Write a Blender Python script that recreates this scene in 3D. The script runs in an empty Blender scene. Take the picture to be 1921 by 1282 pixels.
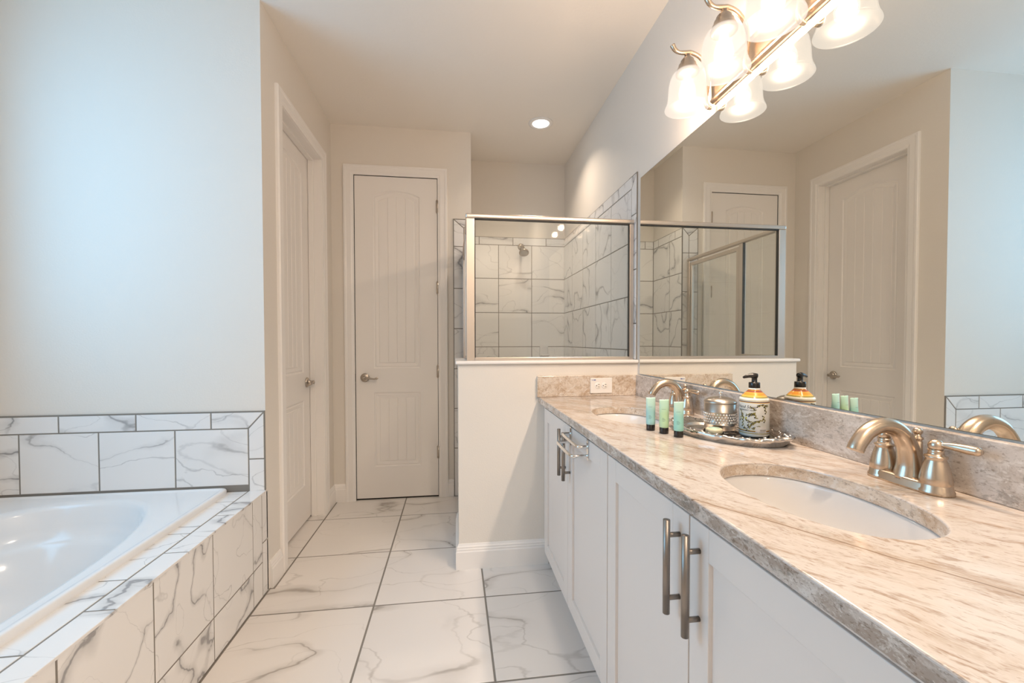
import bpy, bmesh, math, random
from mathutils import Vector, Matrix
random.seed(7)
S_ = bpy.context.scene
COL = S_.collection

# ------------------------------------------------------------------ camera
F_PX, CY_OFF = 800.7, 15.92
cam_d = bpy.data.cameras.new('camera')
cam = bpy.data.objects.new('camera', cam_d); COL.objects.link(cam)
cam_d.sensor_fit = 'HORIZONTAL'; cam_d.sensor_width = 36.0
cam_d.lens = 36.0 * F_PX / 1921.0
cam_d.shift_y = CY_OFF / 1921.0
cam_d.clip_start = 0.02
cam.location = (0, 0, 1.2085)
_yaw, _pit, _rol = math.radians(7.7046), math.radians(1.2197), math.radians(-0.0869)
fwd = Vector((math.sin(_yaw)*math.cos(_pit), math.cos(_yaw)*math.cos(_pit), -math.sin(_pit)))
rt0 = Vector((math.cos(_yaw), -math.sin(_yaw), 0)); up0 = rt0.cross(fwd)
rt = rt0*math.cos(_rol) + up0*math.sin(_rol); up = -rt0*math.sin(_rol) + up0*math.cos(_rol)
cam.rotation_euler = Matrix((rt, up, -fwd)).transposed().to_euler()
S_.camera = cam

# ------------------------------------------------------------------ world, window daylight, exposure
W_ = bpy.data.worlds.new('sky'); S_.world = W_; W_.use_nodes = True
W_.node_tree.nodes['Background'].inputs[0].default_value = (0.62, 0.83, 1.0, 1)
W_.node_tree.nodes['Background'].inputs[1].default_value = 0.6
S_.view_settings.view_transform = 'Standard'; S_.view_settings.look = 'None'
S_.view_settings.gamma = 1.0; S_.view_settings.use_curve_mapping = False
S_.view_settings.exposure = 0.30
S_.cycles.use_denoising = True
S_.cycles.max_bounces = 14; S_.cycles.diffuse_bounces = 8; S_.cycles.glossy_bounces = 6
S_.cycles.transparent_max_bounces = 16; S_.cycles.transmission_bounces = 8
S_.cycles.sample_clamp_indirect = 8.0
S_.cycles.caustics_reflective = False; S_.cycles.caustics_refractive = False
DAY_W, BULB_W, CAN_W = 24.0, 17.5, 4.0
DAY_C, BULB_C = (0.26, 0.63, 1.0), (1.0, 0.78, 0.60)

def area_light(name, loc, direction, sx, sy, watts, colour):
    d = bpy.data.lights.new(name, 'AREA'); d.shape = 'RECTANGLE'; d.size = sx; d.size_y = sy
    d.energy = watts; d.color = colour
    o = bpy.data.objects.new(name, d); COL.objects.link(o); o.location = loc
    o.rotation_euler = Vector(direction).to_track_quat('-Z', 'Z').to_euler()
    return o
# daylight coming in through the window over the tub
area_light('daylight_tub_window', (-2.080, 1.125, 1.85), (1, 0.0, 0.0), 1.33, 1.48, DAY_W, DAY_C)

# ------------------------------------------------------------------ room dimensions (metres)
L, T, B, P, SH, W, C = -0.900, 2.182, 3.336, 0.134, 3.842, 1.011, 2.815
HX, H, ZC, CF, K = 0.020, 2.257, 1.103, 0.448, 0.907
XL, YR = -2.05, -1.30

# ------------------------------------------------------------------ mesh helpers
class MB:
    """collects geometry of ONE mesh"""
    def __init__(s): s.v = []; s.f = []; s.m = []; s.sm = []; s.tid = []; s.t = (0, 0, 0); s.mat = 0
    def add(s, vs, fs, smooth=False):
        o = len(s.v); s.v += [tuple(x) for x in vs]
        for f in fs:
            s.f.append(tuple(o+i for i in f)); s.m.append(s.mat); s.sm.append(smooth); s.tid.append(s.t)
        return s
    def box(s, x0, x1, y0, y1, z0, z1):
        x0, x1 = sorted((x0, x1)); y0, y1 = sorted((y0, y1)); z0, z1 = sorted((z0, z1))
        v = [(x0,y0,z0),(x1,y0,z0),(x1,y1,z0),(x0,y1,z0),(x0,y0,z1),(x1,y0,z1),(x1,y1,z1),(x0,y1,z1)]
        return s.add(v, [(0,3,2,1),(4,5,6,7),(0,1,5,4),(1,2,6,5),(2,3,7,6),(3,0,4,7)])
    def tube(s, pts, r, n=16, cap=True, squash=None):
        pts = [Vector(p) for p in pts]; N = len(pts)
        rs = r if isinstance(r, (list, tuple)) else [r]*N
        vs = []; prev = None
        for i, p in enumerate(pts):
            t = (pts[min(i+1, N-1)] - pts[max(i-1, 0)]).normalized()
            if prev is None:
                a = Vector((0,1,0)) if abs(t.y) < .9 else Vector((1,0,0))
                u = (a - t*a.dot(t)).normalized()
            else: u = (prev - t*prev.dot(t)).normalized()
            prev = u; w = t.cross(u)
            k = squash[i] if squash else 1.0
            for j in range(n):
                a = 2*math.pi*j/n
                vs.append(p + (u*math.cos(a)*k + w*math.sin(a))*rs[i])
        fs = [(i*n+j, i*n+(j+1) % n, (i+1)*n+(j+1) % n, (i+1)*n+j) for i in range(N-1) for j in range(n)]
        if cap: fs += [tuple(range(n))[::-1], tuple((N-1)*n+j for j in range(n))]
        return s.add(vs, fs, True)
    def lathe(s, prof, c=(0,0,0), axis='z', n=40, sy=1.0, hk=1.0):
        """prof: (radius, height) pairs"""
        vs = []; prof = [(r, h*hk) for r, h in prof]
        for r, h in prof:
            for j in range(n):
                a = 2*math.pi*j/n; x, y = r*math.cos(a), r*math.sin(a)*sy
                q = {'z': (x, y, h), 'x': (h, x, y), 'y': (y, h, x)}[axis]
                vs.append((c[0]+q[0], c[1]+q[1], c[2]+q[2]))
        N = len(prof)
        fs = [(i*n+j, i*n+(j+1) % n, (i+1)*n+(j+1) % n, (i+1)*n+j) for i in range(N-1) for j in range(n)]
        if prof[0][0] > 1e-6: fs.append(tuple(range(n))[::-1])
        if prof[-1][0] > 1e-6: fs.append(tuple((N-1)*n+j for j in range(n)))
        return s.add(vs, fs, True)
    def ball(s, c, r, n=18, sz=1.0):
        pr = [(max(r*math.sin(math.pi*i/12), 1e-5), -r*sz*math.cos(math.pi*i/12)) for i in range(13)]
        return s.lathe(pr, c, 'z', n)
    def prism(s, poly, o, u, v, w):
        """polygon in (u,v) swept along w"""
        o, u, v, w = map(Vector, (o, u, v, w)); n = len(poly)
        a = [o+u*p[0]+v*p[1] for p in poly]; b = [p+w for p in a]
        fs = [tuple(range(n))[::-1], tuple(range(n, 2*n))] + [(i, (i+1) % n, n+(i+1) % n, n+i) for i in range(n)]
        return s.add(a+b, fs)
    def sweep(s, prof, path, nrm, closed=False):
        """profile (out, up) swept along a mitred path; nrm = list of (out vector, up vector) per point"""
        n = len(prof); vs = []
        for p, (a, b) in zip(path, nrm):
            for q in prof: vs.append(Vector(p)+Vector(a)*q[0]+Vector(b)*q[1])
        N = len(path)
        fs = [(i*n+j, i*n+(j+1) % n, (i+1)*n+(j+1) % n, (i+1)*n+j) for i in range(N-1) for j in range(n)]
        fs += [tuple(range(n))[::-1], tuple((N-1)*n+j for j in range(n))]
        return s.add(vs, fs)

LOC = {}
def _fix(bm):
    bmesh.ops.recalc_face_normals(bm, faces=bm.faces)
def link(name, mb, mats, parent=None, bevel=0, seg=2, subsurf=0, local=False, angle=35, autosmooth=None):
    me = bpy.data.meshes.new(name)
    off = Vector((0,0,0)) if (local or parent is None) else Vector(LOC[parent.name])
    me.from_pydata([tuple(Vector(v)-off) for v in mb.v], [], mb.f)
    if not isinstance(mats, (list, tuple)): mats = [mats]
    for m in mats: me.materials.append(m)
    for p, mi, sm in zip(me.polygons, mb.m, mb.sm): p.material_index = mi; p.use_smooth = sm
    if any(t != (0,0,0) for t in mb.tid):
        a = me.attributes.new('tid', 'FLOAT_VECTOR', 'FACE')
        for i, t in enumerate(mb.tid): a.data[i].vector = t
    bm = bmesh.new(); bm.from_mesh(me); _fix(bm); bm.to_mesh(me); bm.free()
    o = bpy.data.objects.new(name, me); COL.objects.link(o)
    if parent is not None: o.parent = parent
    LOC[o.name] = tuple(off) if not local else (0,0,0)
    if bevel:
        b = o.modifiers.new('edge', 'BEVEL'); b.width = bevel; b.segments = seg; b.limit_method = 'ANGLE'
        b.angle_limit = math.radians(angle); b.harden_normals = False
    if subsurf:
        b = o.modifiers.new('soft', 'SUBSURF'); b.levels = b.render_levels = subsurf
    return o
def tag(o, label, cat, group=None, kind=None):
    o['label'] = label; o['category'] = cat
    if group: o['group'] = group
    if kind: o['kind'] = kind
    return o
def thing(name, loc, label, cat, group=None, kind=None):
    o = bpy.data.objects.new(name, None); COL.objects.link(o); o.location = loc
    o.empty_display_size = 0.05
    LOC[o.name] = tuple(loc)
    return tag(o, label, cat, group, kind)
def copy_tree(o, parent=None):
    c = o.copy(); COL.objects.link(c)
    if parent is not None: c.parent = parent
    LOC[c.name] = LOC.get(o.name, (0,0,0))
    for ch in list(o.children): copy_tree(ch, c)
    return c

# ------------------------------------------------------------------ materials
def mat(name, base=(.8,.8,.8), rough=.5, metal=0, spec=.5, **kw):
    m = bpy.data.materials.new(name); m.use_nodes = True
    b = m.node_tree.nodes['Principled BSDF']
    b.inputs['Base Color'].default_value = (*base, 1); b.inputs['Roughness'].default_value = rough
    b.inputs['Metallic'].default_value = metal; b.inputs['Specular IOR Level'].default_value = spec
    for k, v in kw.items(): b.inputs[k.replace('_', ' ')].default_value = v
    return m
class NT:
    def __init__(s, m): s.t = m.node_tree; s.b = s.t.nodes.get('Principled BSDF')
    def n(s, typ, **kw):
        x = s.t.nodes.new(typ)
        for k, v in kw.items():
            if k in ('operation', 'data_type', 'blend_type', 'attribute_name', 'noise_dimensions', 'feature', 'distance', 'noise_type', 'clamp'): setattr(x, k, v)
            else: s.set(x, k, v)
        return x
    def set(s, x, k, v):
        i = x.inputs[int(k[1:])] if k[0] == 'i' and k[1:].isdigit() else x.inputs[k.replace('_', ' ')]
        if hasattr(v, 'is_output') or isinstance(v, bpy.types.NodeSocket): s.t.links.new(v, i)
        else: i.default_value = v
    def math(s, op, a, b=0.0, c=0.0):
        x = s.n('ShaderNodeMath', operation=op); s.set(x, 'i0', a); s.set(x, 'i1', b); s.set(x, 'i2', c); return x.outputs[0]
    def noise(s, vec, scale, detail=3, rough=.5, dist=0.0):
        return s.n('ShaderNodeTexNoise', Vector=vec, Scale=scale, Detail=detail, Roughness=rough, Distortion=dist).outputs['Fac']
    def smooth(s, x, lo, hi, a=0.0, b=1.0):
        r = s.t.nodes.new('ShaderNodeMapRange'); r.interpolation_type = 'SMOOTHSTEP'
        for i, v in enumerate((x, lo, hi, a, b)): s.set(r, 'i%d' % i, v)
        return r.outputs[0]
    def mix(s, f, a, b):
        x = s.t.nodes.new('ShaderNodeMix'); x.data_type = 'RGBA'
        s.set(x, 'i0', f)
        for idx, v in ((6, a), (7, b)):
            if isinstance(v, bpy.types.NodeSocket): s.t.links.new(v, x.inputs[idx])
            else: x.inputs[idx].default_value = (*v, 1)
        return x.outputs[2]
    def link(s, a, b): s.t.links.new(a, b)
    def bump(s, h, strength, dist=.002):
        x = s.n('ShaderNodeBump', Height=h, Strength=strength, Distance=dist); s.link(x.outputs[0], s.b.inputs['Normal'])

def paint(name, col, bump=.25, scale=160, rough=.65):
    m = mat(name, col, rough, spec=.3); t = NT(m)
    co = t.n('ShaderNodeTexCoord').outputs['Object']
    h = t.noise(co, scale, 3, .6)
    if bump: t.bump(h, bump, .0015)
    return m
M_WALL = paint('wall_paint', (.76, .715, .655), .35, 120)
M_CEIL = paint('ceiling_paint', (.87, .825, .765), .5, 60, .8)
M_TRIM = mat('white_trim', (.85, .82, .79), .38)
M_DOOR = mat('door_paint', (.84, .805, .77), .42)
M_CAB = mat('cabinet_white', (.79, .73, .685), .35)
M_DARK = mat('dark_gap', (.03, .027, .024), .8)  # near black: strike plate, and shade painted into the door gaps
M_NICK = mat('brushed_nickel', (.60, .49, .385), .27, 1.0)
M_NICKD = mat('nickel_pull', (.31, .275, .245), .40, 1.0)
M_CHROME = mat('chrome', (.80, .79, .78), .07, 1.0)
M_LEVER = mat('satin_nickel', (.48, .42, .36), .30, 1.0)
M_ALU = mat('anodised_frame', (.70, .62, .55), .30, 1.0)
M_SILVER = mat('tray_silver', (.60, .565, .53), .17, 1.0)
M_STEEL = mat('brushed_steel', (.46, .41, .36), .30, 1.0)
M_PORC = mat('porcelain', (.72, .705, .695), .12)
M_ACRYL = mat('tub_acrylic', (.77, .775, .78), .14)
M_BLACK = mat('black_plastic', (.018, .015, .014), .22)
M_PLATE = mat('outlet_plastic', (.85, .82, .78), .3)
M_SLOT = mat('slot_dark', (.05, .035, .025), .6)
M_GROUT = mat('grout', (.23, .21, .185), .85)
M_MIRROR = mat('mirror_silver', (.87, .885, .855), .0, 1.0)
M_EDGE = mat('mirror_edge', (.10, .12, .11), .3)
M_GASKET = mat('black_gasket', (.03, .03, .028), .5)

def glass_mat(name, tint=(.93, .95, .94), refl=1.0):
    m = bpy.data.materials.new(name); m.use_nodes = True; t = m.node_tree; t.nodes.clear()
    o = t.nodes.new('ShaderNodeOutputMaterial'); tr = t.nodes.new('ShaderNodeBsdfTransparent'); gl = t.nodes.new('ShaderNodeBsdfGlossy')
    gl.inputs['Roughness'].default_value = 0.0; gl.inputs['Color'].default_value = (1, 1, 1, 1)
    tr.inputs['Color'].default_value = (*tint, 1)
    fr = t.nodes.new('ShaderNodeLayerWeight'); fr.inputs[0].default_value = .5
    pw = t.nodes.new('ShaderNodeMath'); pw.operation = 'POWER'; pw.inputs[1].default_value = 5.0
    mu = t.nodes.new('ShaderNodeMath'); mu.operation = 'MULTIPLY_ADD'; mu.inputs[1].default_value = .96*refl; mu.inputs[2].default_value = .04*refl
    mx = t.nodes.new('ShaderNodeMixShader')
    t.links.new(fr.outputs['Facing'], pw.inputs[0]); t.links.new(pw.outputs[0], mu.inputs[0]); t.links.new(mu.outputs[0], mx.inputs[0])
    t.links.new(tr.outputs[0], mx.inputs[1]); t.links.new(gl.outputs[0], mx.inputs[2]); t.links.new(mx.outputs[0], o.inputs[0])
    return m
M_GLASS = glass_mat('shower_glass', (.955, .965, .955))
M_WGLASS = glass_mat('window_glass', (.97, .98, .98))

def emis(name, col, strength):
    m = bpy.data.materials.new(name); m.use_nodes = True; b = m.node_tree.nodes['Principled BSDF']
    b.inputs['Base Color'].default_value = (.9, .9, .9, 1)
    b.inputs['Emission Color'].default_value = (*col, 1); b.inputs['Emission Strength'].default_value = strength
    return m
def bulb_mat():
    m = bpy.data.materials.new('lit_bulb'); m.use_nodes = True; t = m.node_tree; t.nodes.clear()
    o = t.nodes.new('ShaderNodeOutputMaterial'); d = t.nodes.new('ShaderNodeBsdfTransparent'); d.inputs[0].default_value = (.93, .92, .90, 1)
    e = t.nodes.new('ShaderNodeEmission'); e.inputs[0].default_value = (1, .93, .84, 1); e.inputs[1].default_value = .55
    a = t.nodes.new('ShaderNodeAddShader'); t.links.new(d.outputs[0], a.inputs[0]); t.links.new(e.outputs[0], a.inputs[1]); t.links.new(a.outputs[0], o.inputs[0])
    return m
M_BULB = bulb_mat()
M_LENS = emis('lit_lens', (1, .97, .92), 8.0)
def shade_mat():
    """frosted lit glass: lets the bulb's light through and glows softly itself"""
    m = bpy.data.materials.new('frosted_shade'); m.use_nodes = True; t = m.node_tree; t.nodes.clear()
    o = t.nodes.new('ShaderNodeOutputMaterial'); d = t.nodes.new('ShaderNodeBsdfTransparent')
    d.inputs[0].default_value = (.55, .53, .51, 1)
    e = t.nodes.new('ShaderNodeEmission'); e.inputs[0].default_value = (1, .90, .80, 1); e.inputs[1].default_value = .39
    g = t.nodes.new('ShaderNodeBsdfGlossy'); g.inputs['Roughness'].default_value = .35; g.inputs['Color'].default_value = (1, 1, 1, 1)
    mx = t.nodes.new('ShaderNodeMixShader'); mx.inputs[0].default_value = .009
    ad = t.nodes.new('ShaderNodeAddShader')
    t.links.new(d.outputs[0], ad.inputs[0]); t.links.new(e.outputs[0], ad.inputs[1])
    t.links.new(ad.outputs[0], mx.inputs[1]); t.links.new(g.outputs[0], mx.inputs[2]); t.links.new(mx.outputs[0], o.inputs[0])
    return m
M_SHADE = shade_mat()

def marble(name, base=(.80, .785, .77), vein=(.30, .285, .28), rough=.22, scale=1.0, strength=1.0):
    m = mat(name, base, rough, spec=.5); t = NT(m)
    co = t.n('ShaderNodeTexCoord').outputs['Object']
    at = t.n('ShaderNodeAttribute', attribute_name='tid').outputs['Vector']
    v = t.n('ShaderNodeVectorMath', operation='ADD', i0=co, i1=at).outputs[0]
    # veins run diagonally and branch
    mp = t.n('ShaderNodeMapping', Vector=v, Rotation=(.6, .55, .75), Scale=(.55, 1.25, 1.1)).outputs[0]
    w1 = t.n('ShaderNodeTexNoise', Vector=mp, Scale=2.2*scale, Detail=2.0)
    w2 = t.n('ShaderNodeTexNoise', Vector=mp, Scale=11*scale, Detail=3.0, Roughness=.6)
    wv = t.n('ShaderNodeVectorMath', operation='MULTIPLY_ADD', i0=w1.outputs['Color'], i1=(.30/scale,)*3, i2=mp).outputs[0]
    wv = t.n('ShaderNodeVectorMath', operation='MULTIPLY_ADD', i0=w2.outputs['Color'], i1=(.055/scale,)*3, i2=wv).outputs[0]
    n1 = t.noise(wv, 2.9*scale, 1, .4)
    d1 = t.math('ABSOLUTE', t.math('SUBTRACT', n1, .5))
    v2 = t.n('ShaderNodeMapping', Vector=wv, Rotation=(.2, -.3, .9), Location=(5, 3, 8)).outputs[0]
    n2 = t.noise(v2, 4.0*scale, 1, .4)
    d2 = t.math('ABSOLUTE', t.math('SUBTRACT', n2, .5))
    mk = t.smooth(t.noise(v, 2.4*scale, 2), .44, .58)
    fine = t.math('MULTIPLY', t.smooth(d1, .0, .009, 1, 0), t.math('MULTIPLY_ADD', mk, .62, .24))
    soft = t.math('MULTIPLY', t.smooth(d1, .0, .045, 1, 0), t.math('MULTIPLY_ADD', mk, .42, .03))
    thin = t.math('MULTIPLY', t.smooth(d2, .0, .007, 1, 0), t.math('MULTIPLY_ADD', mk, -.26, .48))
    f = t.math('MINIMUM', t.math('MULTIPLY', t.math('ADD', t.math('ADD', fine, soft), thin), strength), .88)
    cloud = t.smooth(t.noise(v, 1.6*scale, 3), .35, .7, 0, .10)
    c1 = t.mix(cloud, base, (.58, .57, .56))
    t.link(t.mix(f, c1, vein), t.b.inputs['Base Color'])
    return m
M_FLOOR = marble('floor_marble_tile', (.75, .715, .685), (.33, .295, .265), .24, .8, .66)
M_TILE = marble('wall_marble_tile', (.81, .80, .79), (.27, .265, .27), .20, 1.15, .82)

def granite_top():
    m = mat('granite_top', (.7, .6, .5), .13, spec=.5); t = NT(m)
    co = t.n('ShaderNodeTexCoord').outputs['Object']
    mp = t.n('ShaderNodeMapping', Vector=co, Rotation=(0, 0, math.radians(58))).outputs[0]
    wob = t.n('ShaderNodeTexNoise', Vector=mp, Scale=2.6, Detail=4.0)
    wv = t.n('ShaderNodeVectorMath', operation='MULTIPLY_ADD', i0=wob.outputs['Color'], i1=(.16, .16, .16), i2=mp).outputs[0]
    S = lambda a, b, o=0: t.n('ShaderNodeMapping', Vector=wv, Scale=(a, b, b), Location=(o, o, o)).outputs[0]
    n1 = t.noise(S(4.6, 14), 1.0, 6, .68); n2 = t.noise(S(18, 70, 3), 1.0, 4, .7); n3 = t.noise(S(1.4, 5.5, 7), 1.0, 3, .55)
    n4 = t.noise(S(55, 190, 11), 1.0, 3, .65); n5 = t.noise(S(6, 12, 17), 1.0, 6, .72)
    c = t.mix(t.smooth(n1, .42, .58), (.585, .53, .49), (0.48, 0.40, 0.335))
    c = t.mix(t.smooth(n3, .50, .60, 0, .80), c, (0.605, 0.567, 0.54))
    c = t.mix(t.math('MULTIPLY', t.smooth(n5, .51, .61), t.smooth(n3, .56, .44, 0, .75)), c, (0.361, 0.327, 0.280))
    c = t.mix(t.math('MULTIPLY', t.smooth(n2, .52, .64), t.smooth(n1, .40, .56, .15, .75)), c, (0.328, 0.230, 0.160))
    c = t.mix(t.smooth(n2, .47, .36, 0, .65), c, (0.622, 0.578, 0.543))
    c = t.mix(t.smooth(n4, .56, .66, 0, .45), c, (0.286, 0.196, 0.134))
    c = t.mix(t.smooth(n4, .45, .34, 0, .50), c, (0.647, 0.608, 0.583))
    cv = t.n('ShaderNodeVectorMath', operation='MULTIPLY_ADD', i0=wob.outputs['Color'], i1=(.035, .035, .035), i2=mp).outputs[0]
    ln = t.n('ShaderNodeVectorMath', operation='DOT_PRODUCT', i0=co, i1=(.85, .53, 0)).outputs['Value']
    ln = t.math('ADD', ln, t.math('MULTIPLY', t.math('SUBTRACT', wob.outputs['Fac'], .5), .05))
    d = t.math('PINGPONG', t.math('ADD', ln, -.783), .31)      # long natural fissures along the grain
    crack = t.math('MULTIPLY', t.smooth(d, .0005, .0026, 1, 0), t.smooth(t.noise(co, 3.4, 2), .30, .44, .15, .9))
    c = t.mix(crack, c, (.13, .075, .045))
    c = t.mix(t.math('MULTIPLY', t.smooth(d, 0, .016, 1, 0), .3), c, (.42, .31, .22))
    t.link(c, t.b.inputs['Base Color'])
    return m
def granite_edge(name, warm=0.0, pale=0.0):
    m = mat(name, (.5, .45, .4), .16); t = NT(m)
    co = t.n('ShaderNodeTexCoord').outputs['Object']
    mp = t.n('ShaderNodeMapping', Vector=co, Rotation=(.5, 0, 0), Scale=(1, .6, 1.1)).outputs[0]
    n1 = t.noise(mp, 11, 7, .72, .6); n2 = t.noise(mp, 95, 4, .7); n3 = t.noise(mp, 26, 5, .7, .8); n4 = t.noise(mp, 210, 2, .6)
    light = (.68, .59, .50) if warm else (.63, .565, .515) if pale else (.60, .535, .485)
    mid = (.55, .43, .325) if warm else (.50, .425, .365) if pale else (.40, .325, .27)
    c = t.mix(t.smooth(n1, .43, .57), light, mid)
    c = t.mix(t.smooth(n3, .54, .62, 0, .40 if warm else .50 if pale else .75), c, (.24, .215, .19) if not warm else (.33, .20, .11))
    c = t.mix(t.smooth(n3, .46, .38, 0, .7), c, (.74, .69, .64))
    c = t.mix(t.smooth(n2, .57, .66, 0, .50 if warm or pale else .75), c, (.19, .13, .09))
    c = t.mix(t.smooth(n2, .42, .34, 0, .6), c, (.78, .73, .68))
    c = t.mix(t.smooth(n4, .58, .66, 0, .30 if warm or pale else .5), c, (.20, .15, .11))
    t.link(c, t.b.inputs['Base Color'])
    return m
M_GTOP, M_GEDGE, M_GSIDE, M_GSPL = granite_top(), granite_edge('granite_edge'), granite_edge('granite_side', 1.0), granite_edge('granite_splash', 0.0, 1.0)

# ------------------------------------------------------------------ tiles
def inset(poly, d):
    n = len(poly); ar = sum(poly[i][0]*poly[(i+1) % n][1]-poly[(i+1) % n][0]*poly[i][1] for i in range(n))
    sg = 1 if ar > 0 else -1; out = []
    for i in range(n):
        p0, p1, p2 = Vector(poly[i-1]), Vector(poly[i]), Vector(poly[(i+1) % n])
        e1 = (p1-p0).normalized(); e2 = (p2-p1).normalized()
        n1 = Vector((-e1.y, e1.x))*sg; n2 = Vector((-e2.y, e2.x))*sg
        k = 1+n1.dot(n2)
        out.append(tuple(p1+(n1+n2)*(d/k)))
    return out
def rect(u0, u1, v0, v1): return [(u0, v0), (u1, v0), (u1, v1), (u0, v1)]
def grid(us, vs): return [rect(us[i], us[i+1], vs[j], vs[j+1]) for i in range(len(us)-1) for j in range(len(vs)-1)]
def tiles(mb, polys, back, o, u, v, n, gap=.006, t=.008, inset_outer=True):
    """marble tiles (slot 0) on a grout bed (slot 1)"""
    o, u, v, n = map(Vector, (o, u, v, n))
    P3 = lambda q, h: o+u*q[0]+v*q[1]+n*h
    mb.mat = 0
    for p in polys:
        mb.t = (random.uniform(1, 60), random.uniform(1, 60), random.uniform(1, 60))
        a = inset(p, gap/2); b = inset(p, gap/2+.0012); k = len(p)
        vs = [P3(q, 0) for q in a]+[P3(q, t-.001) for q in a]+[P3(q, t) for q in b]
        fs = [tuple(2*k+i for i in range(k))]
        for r in (0, 1): fs += [(r*k+i, r*k+(i+1) % k, (r+1)*k+(i+1) % k, (r+1)*k+i) for i in range(k)]
        mb.add(vs, fs)
    mb.t = (0, 0, 0); mb.mat = 1
    for p in back:
        k = len(p)
        vs = [P3(q, 0) for q in p]+[P3(q, t-.0012) for q in p]
        mb.add(vs, [tuple(range(k)), tuple(range(k, 2*k))]+[(i, (i+1) % k, k+(i+1) % k, k+i) for i in range(k)])
    mb.mat = 0
def frange(a, b, s):
    r = [a]
    while r[-1]+s < b-1e-3: r.append(r[-1]+s)
    return r+[b]

# ------------------------------------------------------------------ room shell
def struct(name, mb, m, label, cat, parent=None, **kw):
    o = link(name, mb, m, parent, **kw)
    if parent is None: tag(o, label, cat, kind='structure')
    return o
# floor: 20 inch marble tiles over a grout bed
mb = MB(); G0, GA, Q0 = -.3691, .5087, 3.0078
xs = [-1.02]+[G0+i*GA for i in range(-1, 4) if G0+i*GA < 1.011]+[1.011]
ys = [YR]+[Q0-j*GA for j in range(9, -2, -1) if YR < Q0-j*GA < SH]+[SH]
xs = sorted(set(round(x, 4) for x in xs))
fl = []
for p in grid(xs, ys):
    u0, u1, v0, v1 = p[0][0], p[1][0], p[0][1], p[2][1]
    if abs(u1-(G0-GA)) < .01:                       # strip left of the first joint only exists by the door
        if v1 > 2.26: fl.append(rect(u0, u1, max(v0, 2.205), v1))
    elif abs(u0-(G0-GA)) < .01 and v0 < 2.2:        # tiles running up to the tub front
        if v1 < 2.2: fl.append(rect(L+.002, u1, v0, v1))
        else: fl.append([(L+.002, v0), (u1, v0), (u1, v1), (u0, v1), (u0, 2.2), (L+.002, 2.2)])
    else: fl.append(p)
tiles(mb, fl, [rect(-1.02, 1.011, YR, SH)], (0, 0, -.008), (1,0,0), (0,1,0), (0,0,1), gap=.008)
mb.mat = 1; mb.box(XL-.1, 1.1, YR-.1, SH+.1, -.12, -.008)
struct('floor', mb, [M_FLOOR, M_GROUT], 'large white marble tile floor with gray veins and dark grout', 'floor')
mb = MB().box(XL-.12, W+.12, YR-.12, SH+.12, C, C+.1)
struct('ceiling', mb, M_CEIL, 'textured off white ceiling over the whole bathroom', 'ceiling')

# right wall with mirror and shower tile
wall_r = struct('wall_right', MB().box(W, W+.12, YR-.12, SH+.12, 0, C), M_WALL, 'long off white wall behind the mirror and vanity', 'wall')
mb = MB(); ZR = [0, .240, .545, .850, 1.155, 1.463, 1.770, 2.071]
yt = [2.335, 2.651, 2.955, 3.260, 3.565, SH-.008]
pol = grid(yt, ZR)
pol += [[(2.265, 2.141), (2.335, 2.071), (2.80, 2.071), (2.80, 2.141)], rect(2.80, 3.105, 2.071, 2.141), rect(3.105, 3.41, 2.071, 2.141), rect(3.41, 3.715, 2.071, 2.141), rect(3.715, SH-.008, 2.071, 2.141)]
sz = [ZC, 1.305, 1.608, 1.917]
pol += grid([2.265, 2.335], sz)+[[(2.265, 1.917), (2.335, 1.917), (2.335, 2.071), (2.265, 2.141)]]
pol = [[(a, b) for a, b in p] for p in pol]
tiles(mb, pol, [rect(2.372, SH-.008, 0, 2.141), rect(2.263, 2.372, ZC, 2.143)], (W, 0, 0), (0,1,0), (0,0,1), (-1,0,0))
link('shower_tile', mb, [M_TILE, M_GROUT], wall_r)
# shower back wall
wall_s = struct('wall_shower', MB().box(P, W-.0005, SH, SH+.12, 0, C), M_WALL, 'beige wall at the back of the shower above white tiles', 'wall')
mb = MB(); xt = [P+.008, .398, .700, W]
tr = [P+.008, .224, .529, .833, W]
tiles(mb, grid(xt, ZR)+grid(tr, [2.071, 2.141]), [rect(P+.008, W, 0, 2.142)], (0, SH, 0), (1,0,0), (0,0,1), (0,-1,0))
link('shower_tile', mb, [M_TILE, M_GROUT], wall_s)
# back wall block with the linen door recess; its right side is the shower's left wall
DX0, DX1, DZ = -.739, -.122, 2.450
mb = MB()
mb.box(L-.12, DX0, B, B+.13, 0, C); mb.box(DX1, P, B, B+.13, 0, C); mb.box(DX0, DX1, B, B+.13, DZ, C)
mb.box(L-.12, P, B+.13, SH+.12, 0, C)
wall_b = struct('wall_back', mb, M_WALL, 'warm off white wall around the narrow door at the back', 'wall')
mb = MB()
zz = [0, .376, .686, .994, 1.304, 1.614, 1.936]
tiles(mb, grid([-.002, .077], zz)+grid([.077, P], zz)+[[(-.002, 1.936), (.077, 1.936), (.077, 2.078), (-.002, 2.144)], [(.077, 1.936), (P, 1.936), (P, 2.144), (.077, 2.078)], [(-.002, 2.144), (.077, 2.078), (P, 2.144)]],
      [rect(-.005, P, 0, 2.148)], (0, B, 0), (1,0,0), (0,0,1), (0,-1,0))
link('tile_border', mb, [M_TILE, M_GROUT], wall_b)
mb = MB()
tiles(mb, grid([B-.008, B+.19, SH-.008], ZR)+grid([B-.008, B+.10, B+.40, SH-.008], [2.071, 2.141]), [rect(B-.008, SH-.008, 0, 2.142)], (P, 0, 0), (0,1,0), (0,0,1), (1,0,0))
link('shower_tile', mb, [M_TILE, M_GROUT], wall_b)
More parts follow.
